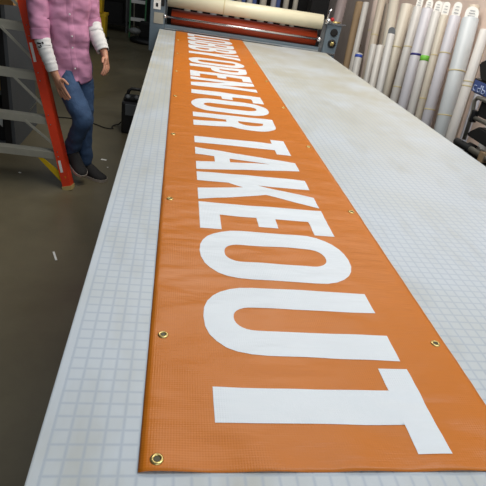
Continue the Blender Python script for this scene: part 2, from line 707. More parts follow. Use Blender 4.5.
mb.lathe((62.0, .2, 45.2), (0, -1, 0), [(1.35, 0), (1.35, .3), (1.0, .45), (.5, .45)])
mb.build('speed_dial', M['matte_black'], rp)
mb = MB(mxf)
mb.lathe((62.0, .2, 41.4), (0, -1, 0), [(1.5, 0), (1.5, .2), (1.2, .35)], 24)
kk = mb.build('bearing_cover', M['black'], rp)
mb = MB(mxf)
mb.lathe((62.0, -.1, 41.4), (0, -1, 0), [(.75, 0), (.75, .5), (.45, .6)], 6, False)
mb.build('brass_nut', M['brass'], kk)
# levers and fittings on top of the right housing
mb = MB(mxf)
mb.box(58.5, 65.6, -.4, 1.2, 47.9, 48.4)
mb.build('top_rail', M['chrome'], mc)
mb = MB(mxf)
mb.tube([(58.6, -.6, 48.2), (58.5, -.9, 49.9), (58.6, -1.0, 51.8), (59.2, -1.0, 52.8)], .3, 10)
mb.ball((58.9, -.6, 48.8), .95)
mb.lathe((58.0, 0, 48.4), (1, 0, 0), [(.9, 0), (.9, 1.3), (.5, 1.5), (.5, 2.6)], 14)
mb.build('clamp_lever', M['chrome'], mc)
mb = MB(mxf)
mb.ball((60.6, 1.0, 49.3), .75)
mb.build('red_knob', M['red'], mc)
mb = MB(mxf)
mb.tube([(60.6, .5, 48.6), (63.6, .5, 48.7)], .28, 8)
mb.build('brass_pin', M['brass'], mc)
# film roll
mb = MB(mxf)
mb.lathe((1.6, 1.5, 48.0), (1, 0, 0), [(1.3, 0), (2.5, .02), (2.5, 55.6), (1.4, 55.62)], 40)
fr = mb.build('film_roll', M['cream'], mc)
mb = MB(mxf)
mb.lathe((-.2, 1.5, 48.0), (1, 0, 0), [(.8, 0), (.8, 59)], 16)
mb.build('roll_core', M['steel'], fr)
mb = MB(mxf)
mb.lathe((21.2, 1.5, 48.0), (1, 0, 0), [(2.53, 0), (2.53, .35)], 40)
mb.build('tape_strip', M['masking'], fr)
# red roller behind the silver bar, second red roller above it
mb = MB(mxf)
mb.lathe((3.0, 4.2, 42.0), (1, 0, 0), [(1, 0), (2.7, .05), (2.7, 53.4), (1, 53.45)], 36)
mb.build('pressure_roller', M['rubber_red'], mc)
mb = MB(mxf)
mb.tube([(.5, .6, 42.2), (57.6, .6, 42.2)], .42, 16)
mb.lathe((.5, .6, 42.2), (1, 0, 0), [(.8, 0), (.8, .9)], 12)
mb.lathe((56.5, .6, 42.2), (1, 0, 0), [(.9, 0), (.9, 1.4)], 12)
mb.build('guide_bar', M['chrome'], mc)
# lower cross members
mb = MB(mxf)
mb.box(.9, 59, .6, 3.4, 36.6, 39.5, .15)
mb.build('cross_member', M['machine'], mc)
mb = MB(mxf)
mb.box(.9, 57.4, .15, .5, 38.15, 38.55)
mb.build('feed_lip', M['steel'], mc)
mb = MB(mxf)
mb.box(44, 63.8, -.15, .15, 37.6, 38.1)
mb.build('edge_trim', M['chrome'], mc)
mb = MB(mxf)
mb.box(-4, 63, 8.8, 11, 30, 38.2, .2)
mb.build('rear_panel', M['machine'], mc)
for x in (-3.6, 59):
    mb = MB(mxf)
    mb.box(x, x + 4.2, 1, 9, 0, 30, .2)
    mb.build('stand_leg', M['body_grey'], mc)

# ------------------------------------------------------------------ person
pr = empty('person', (-19, 126, 0), 'person in pink shirt, white undersleeves and blue jeans stepping forward behind the orange ladder', 'person')


def skin_mesh(name, pts, edges, material, parent, sub=2, root=0):
    """pts: name -> (xyz inches, radius inches or (rx, ry))"""
    names = list(pts)
    idx = {n: i for i, n in enumerate(names)}
    off = V((0, 0, 0))
    q = parent
    while q is not None:
        off += q.location
        q = q.parent
    me = bpy.data.meshes.new(name)
    me.from_pydata([V(pts[n][0]) * S - off for n in names], [(idx[a], idx[b]) for a, b in edges], [])
    o = bpy.data.objects.new(name, me)
    COL.objects.link(o)
    o.parent = parent
    md = o.modifiers.new('skin', 'SKIN')
    md.use_smooth_shade = True
    md.branch_smoothing = .4
    for i, n in enumerate(names):
        r = pts[n][1]
        r = r if isinstance(r, tuple) else (r, r)
        sv = me.skin_vertices[0].data[i]
        sv.radius = (r[0] * S, r[1] * S)
        sv.use_root = (i == root)
    s2 = o.modifiers.new('sub', 'SUBSURF')
    s2.levels = s2.render_levels = sub
    dg = bpy.context.evaluated_depsgraph_get()
    me2 = bpy.data.meshes.new_from_object(o.evaluated_get(dg))
    o.modifiers.clear()
    o.data = me2
    me2.materials.clear()
    me2.materials.append(material)
    for p in me2.polygons:
        p.use_smooth = True
    return o


FW = V((.42, -.905, 0)).normalized()       # the way the body faces
LT = V((.905, .42, 0)).normalized()        # towards the person's left hand
UP = V((0, 0, 1))


def chain(base, d, side, lens, rads, curl, pts, edges, root, tagn):
    """a finger: starts at base going d and curling towards side"""
    p = V(base)
    d = V(d).normalized()
    s = V(side)
    prev = root
    pts[tagn + '0'] = (tuple(p), rads[0])
    edges.append((prev, tagn + '0'))
    prev = tagn + '0'
    for i, L in enumerate(lens):
        d = (d + s * curl).normalized()
        p = p + d * L
        nm = tagn + str(i + 1)
        pts[nm] = (tuple(p), rads[min(i + 1, len(rads) - 1)])
        edges.append((prev, nm))
        prev = nm


P, E = {}, []
P['pelvis'] = ((-21.8, 126.2, 32.5), (4.2, 3.4))
P['waist'] = ((-22.4, 126.2, 38), (4.2, 3.3))
P['chest'] = ((-22.8, 125.9, 46), (4.8, 3.7))
P['upper'] = ((-22.4, 125.6, 51.5), (4.6, 3.2))
P['neck0'] = ((-22.0, 125.4, 55.0), 2.4)
P['neck1'] = ((-21.7, 124.8, 57.4), 2.1)
P['head0'] = ((-21.4, 124.0, 60.0), (2.8, 3.1))
P['head1'] = ((-21.6, 124.2, 63.0), (3.0, 3.6))
P['head2'] = ((-21.8, 124.6, 65.4), (2.4, 2.8))
E += [('pelvis', 'waist'), ('waist', 'chest'), ('chest', 'upper'), ('upper', 'neck0'), ('neck0', 'neck1'), ('neck1', 'head0'), ('head0', 'head1'), ('head1', 'head2')]
# right leg swings forward, left leg carries the weight
P['r_hip'] = ((-23.0, 124.6, 30.6), 3.5)
P['r_thigh'] = ((-20.6, 121.6, 24.8), 3.0)
P['r_knee'] = ((-17.6, 119.8, 19.6), 2.3)
P['r_calf'] = ((-19.8, 122.0, 15.0), 2.2)
P['r_ankle'] = ((-22.4, 124.9, 8.4), 1.45)
P['r_foot'] = ((-21.4, 124.0, 5.9), (.8, .7))
P['r_toe'] = ((-19.3, 122.0, 4.3), (.6, .4))
P['l_hip'] = ((-19.2, 128.0, 31.0), 3.4)
P['l_knee'] = ((-18.6, 127.2, 17.4), 2.3)
P['l_ankle'] = ((-18.8, 128.6, 3.6), 1.45)
P['l_foot'] = ((-16.4, 127.3, 1.5), (.8, .7))
P['l_toe'] = ((-14.2, 125.9, 1.1), (.6, .4))
E += [('pelvis', 'r_hip'), ('r_hip', 'r_thigh'), ('r_thigh', 'r_knee'), ('r_knee', 'r_calf'), ('r_calf', 'r_ankle'), ('r_ankle', 'r_foot'), ('r_foot', 'r_toe'),
      ('pelvis', 'l_hip'), ('l_hip', 'l_knee'), ('l_knee', 'l_ankle'), ('l_ankle', 'l_foot'), ('l_foot', 'l_toe')]
# arms
for k_ in list(P):
    if k_[:2] in ('r_', 'l_') and k_[2:] in ('hip', 'thigh', 'knee', 'calf', 'ankle'):
        P[k_] = (P[k_][0], P[k_][1] * .62)
P['r_sh'] = ((-28.0, 122.6, 52.4), 2.0)
P['r_elb'] = ((-28.0, 119.9, 41.9), 1.5)
P['r_fore'] = ((-26.7, 118.9, 37.5), 1.4)
P['r_wr'] = ((-24.4, 117.9, 31.8), 1.05)
P['r_palm'] = ((-23.2, 117.6, 29.0), (1.45, .75))
P['l_sh'] = ((-17.6, 128.6, 52.8), 2.0)
P['l_elb'] = ((-17.0, 129.2, 43.8), 1.6)
P['l_fore'] = ((-15.2, 127.8, 40.8), 1.6)
P['l_wr'] = ((-13.0, 124.8, 37.0), 1.0)
P['l_palm'] = ((-12.4, 123.6, 35.0), (1.3, .75))
E += [('upper', 'r_sh'), ('r_sh', 'r_elb'), ('r_elb', 'r_fore'), ('r_fore', 'r_wr'), ('r_wr', 'r_palm'),
      ('upper', 'l_sh'), ('l_sh', 'l_elb'), ('l_elb', 'l_fore'), ('l_fore', 'l_wr'), ('l_wr', 'l_palm')]
# right hand: back of the hand shows, fingers hang down and slightly curl
rd = (V((-23.2, 117.6, 29.0)) - V((-24.4, 117.9, 31.8))).normalized()
rs = V((.80, -.45, .28)).normalized()
for i, (o_, L_) in enumerate([(1.05, (1.4, 1.0, .75)), (.36, (1.6, 1.1, .8)), (-.33, (1.5, 1.0, .8)), (-.98, (1.15, .8, .65))]):
    chain(V((-23.0, 117.55, 28.3)) + rs * o_, rd + rs * (o_ * .10), V((.30, .45, -.1)), L_, (.40, .37, .34, .28), .16, P, E, 'r_palm', 'rf%d' % i)
chain(V((-23.4, 117.6, 30.4)) + rs * 1.2, rd * .7 + rs * .75, rd, (1.2, 1.0), (.46, .40, .30), .25, P, E, 'r_palm', 'rthumb')
ld = (V((-12.4, 123.6, 35.0)) - V((-13.0, 124.8, 37.0))).normalized()
ls = V((-.42, -.88, .12)).normalized()
for i, (o_, L_) in enumerate([(.95, (1.3, .95, .7)), (.32, (1.45, 1.0, .75)), (-.30, (1.35, .95, .7)), (-.90, (1.05, .75, .6))]):
    chain(V((-12.2, 123.2, 34.4)) + ls * o_, ld + ls * (o_ * .10), V((-.80, .25, -.30)), L_, (.38, .35, .32, .27), .36, P, E, 'l_palm', 'lf%d' % i)
chain(V((-12.5, 123.6, 36.0)) + ls * 1.1, ld * .7 + ls * .7, ld, (1.1, .9), (.44, .38, .29), .3, P, E, 'l_palm', 'lthumb')
skin_mesh('body', P, E, M['skin'], pr, 2)

# face features and hair (above the picture's edge)
hc = V((-21.5, 124.1, 62.2))
hf = FW
for s in (-1, 1):
    ey = MB().ball(hc + hf * 3.05 + LT * (1.2 * s) + UP * .5, .5).build('eye', M['eye'], pr)
    MB().ball(hc + hf * 3.42 + LT * (1.2 * s) + UP * .5, .2).build('iris', M['hair'], ey)
mb = MB()
mb.rings([[hc + hf * 3.2 + UP * 1.0 + V(q) for q in ((-.15, 0, 0), (0, -.15, 0), (.15, 0, 0))], [hc + hf * 4.2 + UP * -.7 + LT * a + UP * b for a, b in ((-.6, 0), (0, .15), (.6, 0))], [hc + hf * 3.3 + UP * -1.1 + LT * a for a in (-.5, 0, .5)]])
mb.build('nose', M['skin'], pr)
mb = MB()
mb.tube([hc + hf * 3.05 + UP * -2.1 + LT * a for a in (-1, -.5, 0, .5, 1)], [.1, .22, .26, .22, .1], 8)
mb.build('mouth', mat('lips', (176, 98, 90), .5), pr)
for s in (-1, 1):
    MB().ball(hc + LT * (3.05 * s) - hf * .3 + UP * -.2, .9, .5, .8, 1.2).build('ear', M['skin'], pr)
mb = MB()
g = bmesh.ops.create_icosphere(mb.bm, subdivisions=4, radius=1)
for v in g['verts']:
    d = v.co.copy()
    face = d.dot(hf)
    low = -.25 if face < .1 else .35 + .3 * face
    r = 1 + .06 * noise.noise(d * 6)
    z = max(d.z, low)
    v.co = hc + UP * .7 + LT * d.dot(LT) * 3.35 * r + hf * (face * 3.85 * r - .25) + UP * z * 4.1 * r
for f in mb.bm.faces:
    f.smooth = True
mb.build('hair', M['hair'], pr)


def ering(c, a, b, ra, rb, n=40, e=2.3, wob=0, seed=0):
    out = []
    for j in range(n):
        t = 2 * math.pi * j / n
        cc, ss = math.cos(t), math.sin(t)
        x = math.copysign(abs(cc) ** (2 / e), cc) * ra
        y_ = math.copysign(abs(ss) ** (2 / e), ss) * rb
        p = V(c) + a * x + b * y_
        if wob:
            dirv = (a * cc + b * ss)
            p += dirv * wob * noise.noise(V((p.x * .22 + seed, p.y * .22, p.z * .36)))
        out.append(p)
    return out


def interp(keys, n):
    """keys: (t, centre, ra, rb); smooth interpolation"""
    out = []
    for i in range(n + 1):
        t = keys[0][0] + (keys[-1][0] - keys[0][0]) * i / n
        for k in range(len(keys) - 1):
            if keys[k][0] <= t <= keys[k + 1][0] + 1e-9:
                break
        f = (t - keys[k][0]) / (keys[k + 1][0] - keys[k][0])
        f = f * f * (3 - 2 * f)
        a_, b_ = keys[k], keys[k + 1]
        out.append((V(a_[1]).lerp(V(b_[1]), f), a_[2] + (b_[2] - a_[2]) * f, a_[3] + (b_[3] - a_[3]) * f))
    return out


# shirt: torso and rolled sleeves
mb = MB()
keys = [(0, (-21.8, 126.0, 29.0), 5.1, 4.3), (3, (-22.0, 126.1, 32.5), 5.3, 4.4), (9, (-22.5, 126.0, 38.5), 5.1, 4.2), (17, (-22.9, 125.8, 46), 5.7, 4.4), (22, (-22.6, 125.6, 51), 6.2, 4.2), (25, (-22.1, 125.4, 54.0), 4.8, 3.4), (27, (-22.0, 125.3, 55.8), 2.7, 2.6)]
rg = []
for i, (c, ra, rb) in enumerate(interp(keys, 46)):
    r0 = ering(c, LT, FW, ra, rb, 64, 2.4, .75)
    if i < 6:                                    # shirt tails: longer in front beside the placket, rising at the hips
        k = (6 - i) / 6
        for j in range(64):
            t = 2 * math.pi * j / 64
            r0[j] = r0[j] + UP * (k * (1.5 * abs(math.cos(t)) ** 2 - .5 + (.9 if abs(t - math.pi / 2) < .14 else 0)))
    rg.append(r0)
mb.rings(rg, False, False)
shirt = mb.build('shirt', M['shirt'], pr)
sd = shirt.modifiers.new('cloth', 'SOLIDIFY')
sd.thickness = .003
sd.offset = 1


def sleeve(name, keys, material, parent, wob=.35, n=26, seed=0, folds=0):
    """tube of cloth along the arm"""
    it = interp(keys, n)
    mb = MB()
    rg = []
    for i, (c, ra, rb) in enumerate(it):
        d = (it[min(i + 1, n)][0] - it[max(i - 1, 0)][0]).normalized()
        a = d.cross(V((0, 1, .01))).normalized()
        b = d.cross(a)
        k = 1 + folds * math.sin(i * 1.9) * .05
        rg.append(ering(c, a, b, ra * k, rb * k, 28, 2.0, wob, seed))
    mb.rings(rg, False, False)
    o = mb.build(name, material, parent)
    s_ = o.modifiers.new('cloth', 'SOLIDIFY')
    s_.thickness = .004
    s_.offset = 1
    return o


s1 = sleeve('sleeve', [(0, (-25.6, 124.0, 52.6), 2.4, 2.6), (4, (-28.2, 122.3, 50.5), 2.6, 2.7), (10, (-28.2, 120.6, 44.0), 2.25, 2.3), (14, (-27.8, 119.8, 39.9), 2.05, 2.1)], M['shirt'], shirt, .7)
sleeve('rolled_cuff', [(0, (-28.0, 120.0, 41.6), 2.2, 2.3), (2.4, (-27.7, 119.6, 39.2), 2.15, 2.2)], M['shirt'], s1, .15, 8)
s2_ = sleeve('sleeve', [(0, (-19.4, 127.4, 53.0), 2.4, 2.6), (4, (-17.9, 128.7, 50.5), 2.6, 2.8), (10, (-17.2, 129.2, 44.6), 2.3, 2.4), (12, (-16.8, 129.1, 42.9), 2.2, 2.3)], M['shirt'], shirt, .6)
sleeve('rolled_cuff', [(0, (-17.1, 129.3, 44.2), 2.35, 2.4), (2.2, (-16.6, 128.8, 42.2), 2.3, 2.3)], M['shirt'], s2_, .12, 8)
# collar
mb = MB()
mb.rings([ering((-22.0, 125.2, 55.0), LT, FW, 2.9, 2.9, 24), ering((-21.9, 125.0, 56.9), LT, FW, 2.5, 2.5, 24), ering((-21.9, 125.0, 55.3), LT, FW, 3.4, 3.3, 24)], False, False)
mb.build('collar', M['shirt'], shirt)
# button placket down the front
it = interp(keys, 46)


def front(i, off, a):
    c, ra, rb = it[i]
    t = math.pi / 2 - a
    cc, ss = math.cos(t), math.sin(t)
    p = V(c) + LT * (math.copysign(abs(cc) ** (2 / 2.4), cc) * ra) + FW * (abs(ss) ** (2 / 2.4) * rb)
    dirv = (LT * cc + FW * ss)
    p += dirv * .75 * noise.noise(V((p.x * .22, p.y * .22, p.z * .36)))
    return p + FW * off


mb = MB()
rg = []
for i in range(1, 43):
    rg.append([front(i, .14, -.09), front(i, .22, -.07), front(i, .22, .07), front(i, .14, .09)])
mb.rings(rg, False, False, close=False)
pk = mb.build('button_placket', M['shirt'], shirt)
for i in (6, 13, 20, 27, 34, 40):
    mb = MB()
    mb.lathe(front(i, .2, 0), FW, [(.2, 0), (.22, .06), (.12, .1)], 12)
    mb.build('button', M['white'], pk)
# chest pocket on the left breast
mb = MB()
rg = [[front(i, .2, a) for a in (-.55, -.42, -.3)] for i in range(27, 35)]
mb.rings(rg, False, False, close=False)
mb.build('chest_pocket', M['shirt'], shirt)

# long white under-sleeves
w1 = sleeve('white_under_sleeve', [(0, (-27.8, 119.8, 41.0), 1.75, 1.8), (5, (-26.7, 118.9, 37.4), 1.65, 1.7), (9, (-25.4, 118.3, 34.0), 1.4, 1.45), (11, (-24.8, 118.1, 32.2), 1.25, 1.3)], M['white_knit'], pr, .1, 30, folds=1)
mb = MB()
for (z, a, l) in ((38.6, -.5, .9), (38.1, .0, .5), (38.8, .35, .5), (37.7, -.2, .8)):
    c = V((-27.15 + (38.5 - z) * -.1, 119.0 - 1.62, z)) + V((a, .1 * abs(a), 0))
    mb.box(c.x - l / 2, c.x + l / 2, c.y - .25, c.y + .15, c.z - .16, c.z + .16, rot=Matrix.Rotation(.5 + a, 3, 'Y'))
mb.build('printed_mark', M['matte_black'], w1)['label'] = 'black printed mark near the cuff'
sleeve('white_under_sleeve', [(0, (-16.8, 129.1, 43.6), 1.95, 2.0), (4, (-15.6, 127.7, 41.0), 1.9, 1.9), (8, (-13.9, 125.7, 38.2), 1.6, 1.6), (9, (-13.4, 125.1, 37.3), 1.45, 1.45)], M['white_knit'], pr, .1, 24, folds=1)

# jeans
JP = {
    'pel': ((-21.6, 126.2, 32.6), (4.7, 3.8)), 'wst': ((-21.9, 126.3, 35.5), (4.6, 3.7)),
    'rh': ((-23.4, 124.7, 30.4), 3.5), 'rt': ((-20.9, 121.8, 25.0), 3.3), 'rk': ((-17.6, 119.8, 19.6), 2.8),
    'rc': ((-19.5, 121.8, 15.6), 2.55), 'ra': ((-22.0, 124.6, 10.0), 2.2), 'rb': ((-22.6, 125.3, 7.4), 2.3),
    'lh': ((-19.2, 127.9, 31.0), 3.5), 'lt': ((-19.0, 127.5, 24.0), 3.0), 'lk': ((-18.7, 127.2, 17.4), 2.6), 'lc': ((-18.8, 127.9, 10.5), 2.25), 'la': ((-18.9, 128.5, 5.0), 2.1), 'lb': ((-18.8, 128.6, 2.4), 2.15)}
jeans = skin_mesh('jeans', JP, [('pel', 'wst'), ('pel', 'rh'), ('rh', 'rt'), ('rt', 'rk'), ('rk', 'rc'), ('rc', 'ra'), ('ra', 'rb'), ('pel', 'lh'), ('lh', 'lt'), ('lt', 'lk'), ('lk', 'lc'), ('lc', 'la'), ('la', 'lb')], M['denim'], pr, 2)
for v in jeans.data.vertices:
    p = v.co / S
    v.co += v.normal * (.012 * noise.noise(V((p.x * .35, p.y * .35, p.z * .6))))
# waistband and belt line hidden by the shirt; pocket opening seam on the right hip
mb = MB()
mb.tube([(-24.4, 121.5, 31.2), (-23.6, 121.2, 29.2), (-22.0, 120.7, 28.0)], .09, 6)
mb.build('pocket_seam', mat('seam_thread', (150, 120, 70), .8), jeans)


def shoe(heel, toe, ankle, side):
    """slip-on sneaker between heel and toe points (sole plane), inches"""
    heel, toe = V(heel), V(toe)
    d = (toe - heel)
    L = d.length
    d.normalize()
    s = d.cross(UP).normalized()
    u = s.cross(d).normalized()
    root = empty_child('shoe', heel)
    prof = [(-.02, 1.0, 2.2), (.04, 1.5, 3.8), (.18, 1.75, 4.3), (.34, 1.8, 4.2), (.48, 1.85, 3.5), (.62, 1.95, 2.5), (.78, 1.95, 1.9), (.90, 1.65, 1.6), (.98, 1.0, 1.2), (1.0, .4, .7)]
    mb = MB()
    rg = []
    for t, wd, h in prof:
        c = heel + d * (L * t)
        rg.append([c + s * (wd * math.cos(a)) + u * (.55 + max(0, math.sin(a)) ** .8 * (h - .5) if math.sin(a) >= 0 else .55) for a in [2 * math.pi * j / 20 for j in range(20)]])
    mb.rings(rg)
    up_ = mb.build('upper', M['shoe'], root)
    mb = MB()
    pts = []
    for t, wd, h in prof:
        pts.append(heel + d * (L * t * 1.01) + s * (wd * 1.06))
    for t, wd, h in prof[::-1]:
        pts.append(heel + d * (L * t * 1.01) - s * (wd * 1.06))
    mb.poly(pts, u * .75)
    mb.build('sole', M['sole'], root)
    return root


def empty_child(name, loc):
    o = bpy.data.objects.new(name, None)
    COL.objects.link(o)
    o.parent = pr
    o.location = V(loc) * S - pr.location
    return o


shoe((-23.9, 126.4, 6.9), (-18.2, 120.9, 2.6), None, 1)
shoe((-20.0, 129.6, 0.0), (-12.5, 124.7, 0.0), None, 1)

# ------------------------------------------------------------------ orange step ladder
ld_ = empty('step_ladder', (-30, 119, 0), 'orange step ladder with aluminium steps in front of the person in the pink shirt', 'ladder')
foot = V((-21.6, 116.6, 0))
topp = V((-33.2, 126.0, 48.0))
rdir = (topp - foot) / 48.0
LA = math.radians(176)
side = V((math.cos(LA), math.sin(LA), 0))         # along the steps, away to the left
back = V((side.y, -side.x, 0))
back = back if back.y > 0 else -back
W0 = 27.0


def on_rail(h, which=0):
    p = foot + rdir * h
    if which:
        inset = (rdir.x * side.x + rdir.y * side.y) * h
        q = foot + side * W0 + V((rdir.x, rdir.y, 0)) * h + UP * h
        q -= side * inset
        return q
    return p


for which in (0, 1):
    a, b = on_rail(.3, which), on_rail(72, which)
    mb = MB()
    sgn = 1 if which == 0 else -1
    d = (b - a).normalized()
    sx = (side - d * side.dot(d)).normalized()
    bx = d.cross(sx)
    if bx.y < 0:
        bx = -bx
    # channel: web on the outside, two flanges pointing inwards
    prof = [(-.8, 0), (1.5, 0), (1.5, .25), (-.5, .25), (-.5, 3.25), (1.5, 3.25), (1.5, 3.5), (-.8, 3.5)]
    r0 = [a + sx * (sgn * u_) + bx * v_ for u_, v_ in prof]
    r1 = [b + sx * (sgn * u_) + bx * v_ for u_, v_ in prof]
    mb.rings([r0, r1], True, True, False)
    rail = mb.build('front_rail', M['orange_rail'], ld_)
    mb = MB()
    mb.poly([a + sx * (sgn * (u_)) + bx * v_ - d * .3 for u_, v_ in ((-.95, -.2), (1.65, -.2), (1.65, 3.7), (-.95, 3.7))], d * 1.2)
    mb.build('rubber_foot', mat('tan_rubber', (196, 170, 110), .7), rail)
    if which == 0:
        for h0, h1 in ((33, 37.5), (5, 8.2)):
            mb = MB()
            p0, p1 = on_rail(h0), on_rail(h1)
            q = -bx
            mb.poly([p0 + sx * .35 + q * .03, p0 + sx * 1.05 + q * .03, p1 + sx * 1.05 + q * .03, p1 + sx * .35 + q * .03], q * .03)
            mb.build('sticker', M['paper'], rail)['label'] = 'white sticker'
        for h in (9.2, 10.5, 17.6, 20, 28.5, 30.4, 39.0, 41.5):
            mb = MB()
            mb.ball(on_rail(h) + sx * .65 - bx * .02, .16, n=8)
            mb.build('rivet', M['steel'], rail)
step_h = [9.8, 18.9, 29.9, 41.4, 53.0, 64.5]
for h in step_h:
    a, b = on_rail(h, 0) + side * .2 + back * .42, on_rail(h, 1) - side * .2 + back * .42
    mb = MB()
    # ribbed tread with front and rear lips
    mb.bar(a + back * 1.35, b + back * 1.35, 2.7, .18)
    mb.bar(a - back * .05 - UP * .8, b - back * .05 - UP * .8, .16, 1.9)
    mb.bar(a + back * 2.7 - UP * .5, b + back * 2.7 - UP * .5, .16, 1.2)
    for k in range(6):
        mb.bar(a + back * (.2 + k * .45) + UP * .12, b + back * (.2 + k * .45) + UP * .12, .12, .08)
    stp = mb.build('step', M['alu_dull'], ld_)
for i, h in enumerate(step_h[:5]):
    if i == 0:
        continue
    for which, sg in ((0, 1), (1, -1)):
        p = on_rail(h - 1.3, which) + side * sg * 7.5 + back * .4
        q = on_rail(h - 9.0 if i > 1 else h - 7.5, which) + side * sg * .4 + back * .4
        mb = MB()
        mb.bar(p, q, .65, .25, up=back)
        mb.build('knee_brace', M['alu_dull'], ld_)
# yellow corner braces under the lowest step
for which, sg in ((0, 1), (1, -1)):
    p = on_rail(8.6, which) + side * sg * 7.0 + back * .9
    q = on_rail(1.0, which) + side * sg * .6 + back * .4
    mb = MB()
    mid = (p + q) / 2
    up_v = (p - q).normalized().cross(back).normalized()
    if up_v.z < 0:
        up_v = -up_v
    mb.poly([q - up_v * .3, p - up_v * .25, p + up_v * .6 + side * sg * .2, mid + up_v * 1.3, q + UP * 2.6], back * .35)
    mb.build('corner_brace', M['yellow'], ld_)['label'] = 'yellow corner brace'
# rear frame
rear_top = V((0, 7, 0))
for which in (0, 1):
    sg = 1 if which == 0 else -1
    a = on_rail(0, which) + side * sg * 1.2 + back * 4.4
    a.z = .3
    b = on_rail(71, which) + back * 4.4 + side * sg * 1.2
    mb = MB()
    mb.bar(a, b, 1.0, 1.2, up=back)
    mb.build('rear_rail', M['alu_dull'], ld_)
mb = MB()
mb.box(-1, 1, -1, 1, -1, 1)
bm_ = mb.bm
tc = (on_rail(72, 0) + on_rail(72, 1)) / 2 + back * 3
for v in bm_.verts:
    v.co = tc + side * (v.co.x * 8.5) + back * (v.co.y * 4.2) + UP * (v.co.z * .9 + .6)
mb.build('top_cap', M['orange_rail'], ld_)
mb = MB()
a = on_rail(25.5, 0) + side * .5 + back * 2.2
b = on_rail(19.5, 0) + side * 6.6 + back * 2.6
mb.tube([a, b], .16, 8)
mb.build('tie_rod', M['alu_dull'], ld_)

# ------------------------------------------------------------------ left: cabinet and its shelf contents
cb = empty('storage_cabinet', (-56, 156, 0), 'dark grey steel cabinet behind the orange ladder', 'cabinet')
mb = MB()
mb.box(-44.2, -43.2, 144.5, 172, 0, 66)
mb.build('side_panel', M['dark_grey'], cb)
mb = MB()
mb.box(-70, -69, 144.5, 172, 0, 66)
mb.build('side_panel', M['dark_grey'], cb)
mb = MB()
mb.box(-69, -44.2, 171, 172, 0, 66)
mb.build('back_panel', M['dark_grey'], cb)
mb = MB()
mb.box(-70, -43.2, 144.5, 172, 66, 67)
mb.build('top_panel', M['dark_grey'], cb)
mb = MB()
mb.box(-46.2, -44.2, 144.3, 145.3, 0, 66)
mb.build('corner_post', M['black'], cb)
for z in (1, 17, 40):
    mb = MB()
    mb.box(-69, -44.2, 145, 171, z, z + 1)
    mb.build('shelf', M['dark_grey'], cb)
tag(MB().box(-62, -46.8, 146, 160, 18, 33, .2).build('cardboard_box', M['tan']), 'brown cardboard box on the middle shelf of the grey cabinet', 'box')
cr = empty('tool_crate', (-54, 152, 2), 'black crate with a white tag on the bottom shelf of the grey cabinet', 'crate')
MB().box(-64, -46.5, 146, 162, 2, 13, .3).build('crate_body', M['matte_black'], cr)
MB().poly([(-48.2, 145.9, 7.5), (-47.2, 145.9, 6.5), (-46.9, 145.9, 10.8), (-47.9, 145.9, 11.2), (-48.9, 145.9, 9.4)], (0, -.1, 0)).build('white_tag', M['paper'], cr)
MB().box(-50.5, -47.6, 145.7, 146.1, 12.8, 13.6).build('red_stripe', M['red'], cr)
tag(MB().bar((-64, 152.0, 42.2), (-38.0, 138.6, 44.8), 3.0, 1.4, bevel=.2).build('wooden_plank', M['tan']), 'tan wooden plank sticking out of the grey cabinet shelf behind the ladder', 'plank')

# ------------------------------------------------------------------ black toolbox / battery pack beside the table
bx_ = empty('portable_case', (-9.5, 180, 0), 'black plastic carrying case with a handle on the floor by the table side', 'case')
mb = MB()
mb.box(-12.8, -3.4, 171, 179, 0, 12.2, .8)
body = mb.build('case_body', M['black'], bx_)
mb = MB()
mb.box(-12.2, -4.2, 172, 178, 12.2, 13.6, .5)
mb.build('case_lid', M['matte_black'], bx_)
mb = MB()
mb.tube([(-11.2, 173.0, 13.2), (-10.4, 173.0, 15.9), (-9.5, 173.1, 16.7), (-6.4, 173.1, 16.7), (-5.6, 173, 15.9), (-5.0, 173.0, 13.5)], .6, 10)
mb.build('handle', M['black'], bx_)
mb = MB()
mb.box(-11.4, -5.2, 170.7, 171.1, 7.2, 11.4, .15)
mb.build('front_panel', M['dark_grey'], bx_)
mb = MB()
for x in (-10.6, -7.4):
    mb.lathe((x, 172.6, 13.7), (0, -1, .5), [(.9, 0), (.9, .5), (.4, .7)], 16)
mb.build('dial', M['dark_grey'], bx_)
mb = MB()
pts = [(-13.1, 176, 3)]
for t in range(0, 60):
    a = t / 59
    pts.append((-14.6 - 2.2 * math.sin(a * math.pi * 2.2) - 34 * max(0, a - .35), 176.5 + 3.2 * math.cos(a * math.pi * 2.2) + 3 * a, .25 + 2.5 * max(0, .15 - a)))
mb.tube(pts, .2, 8)
tag(mb.build('power_cord', M['matte_black']), 'thin black cord looping on the floor from the black case', 'cord')

# ------------------------------------------------------------------ rolls leaning on the right wall
TM = {
    'kraft': M['kraft'], 'white': mat_tube('white_vinyl_roll', (226, 222, 216)), 'beige': mat_tube('beige_roll', (206, 194, 176)),
    'pale': mat_tube('grey_white_roll', (210, 208, 204)), 'lav': mat_tube('lavender_white_roll', (204, 203, 210)), 'ivory': mat_tube('ivory_roll', (212, 205, 190)),
    'ice': mat_tube('ice_blue_white_roll', (200, 206, 209)), 'taupe': mat_tube('taupe_roll', (172, 160, 146)), 'pinkish': mat_tube('pinkish_roll', (208, 190, 180)),
}
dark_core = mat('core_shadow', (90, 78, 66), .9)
G1 = 'media rolls leaning on the right wall'


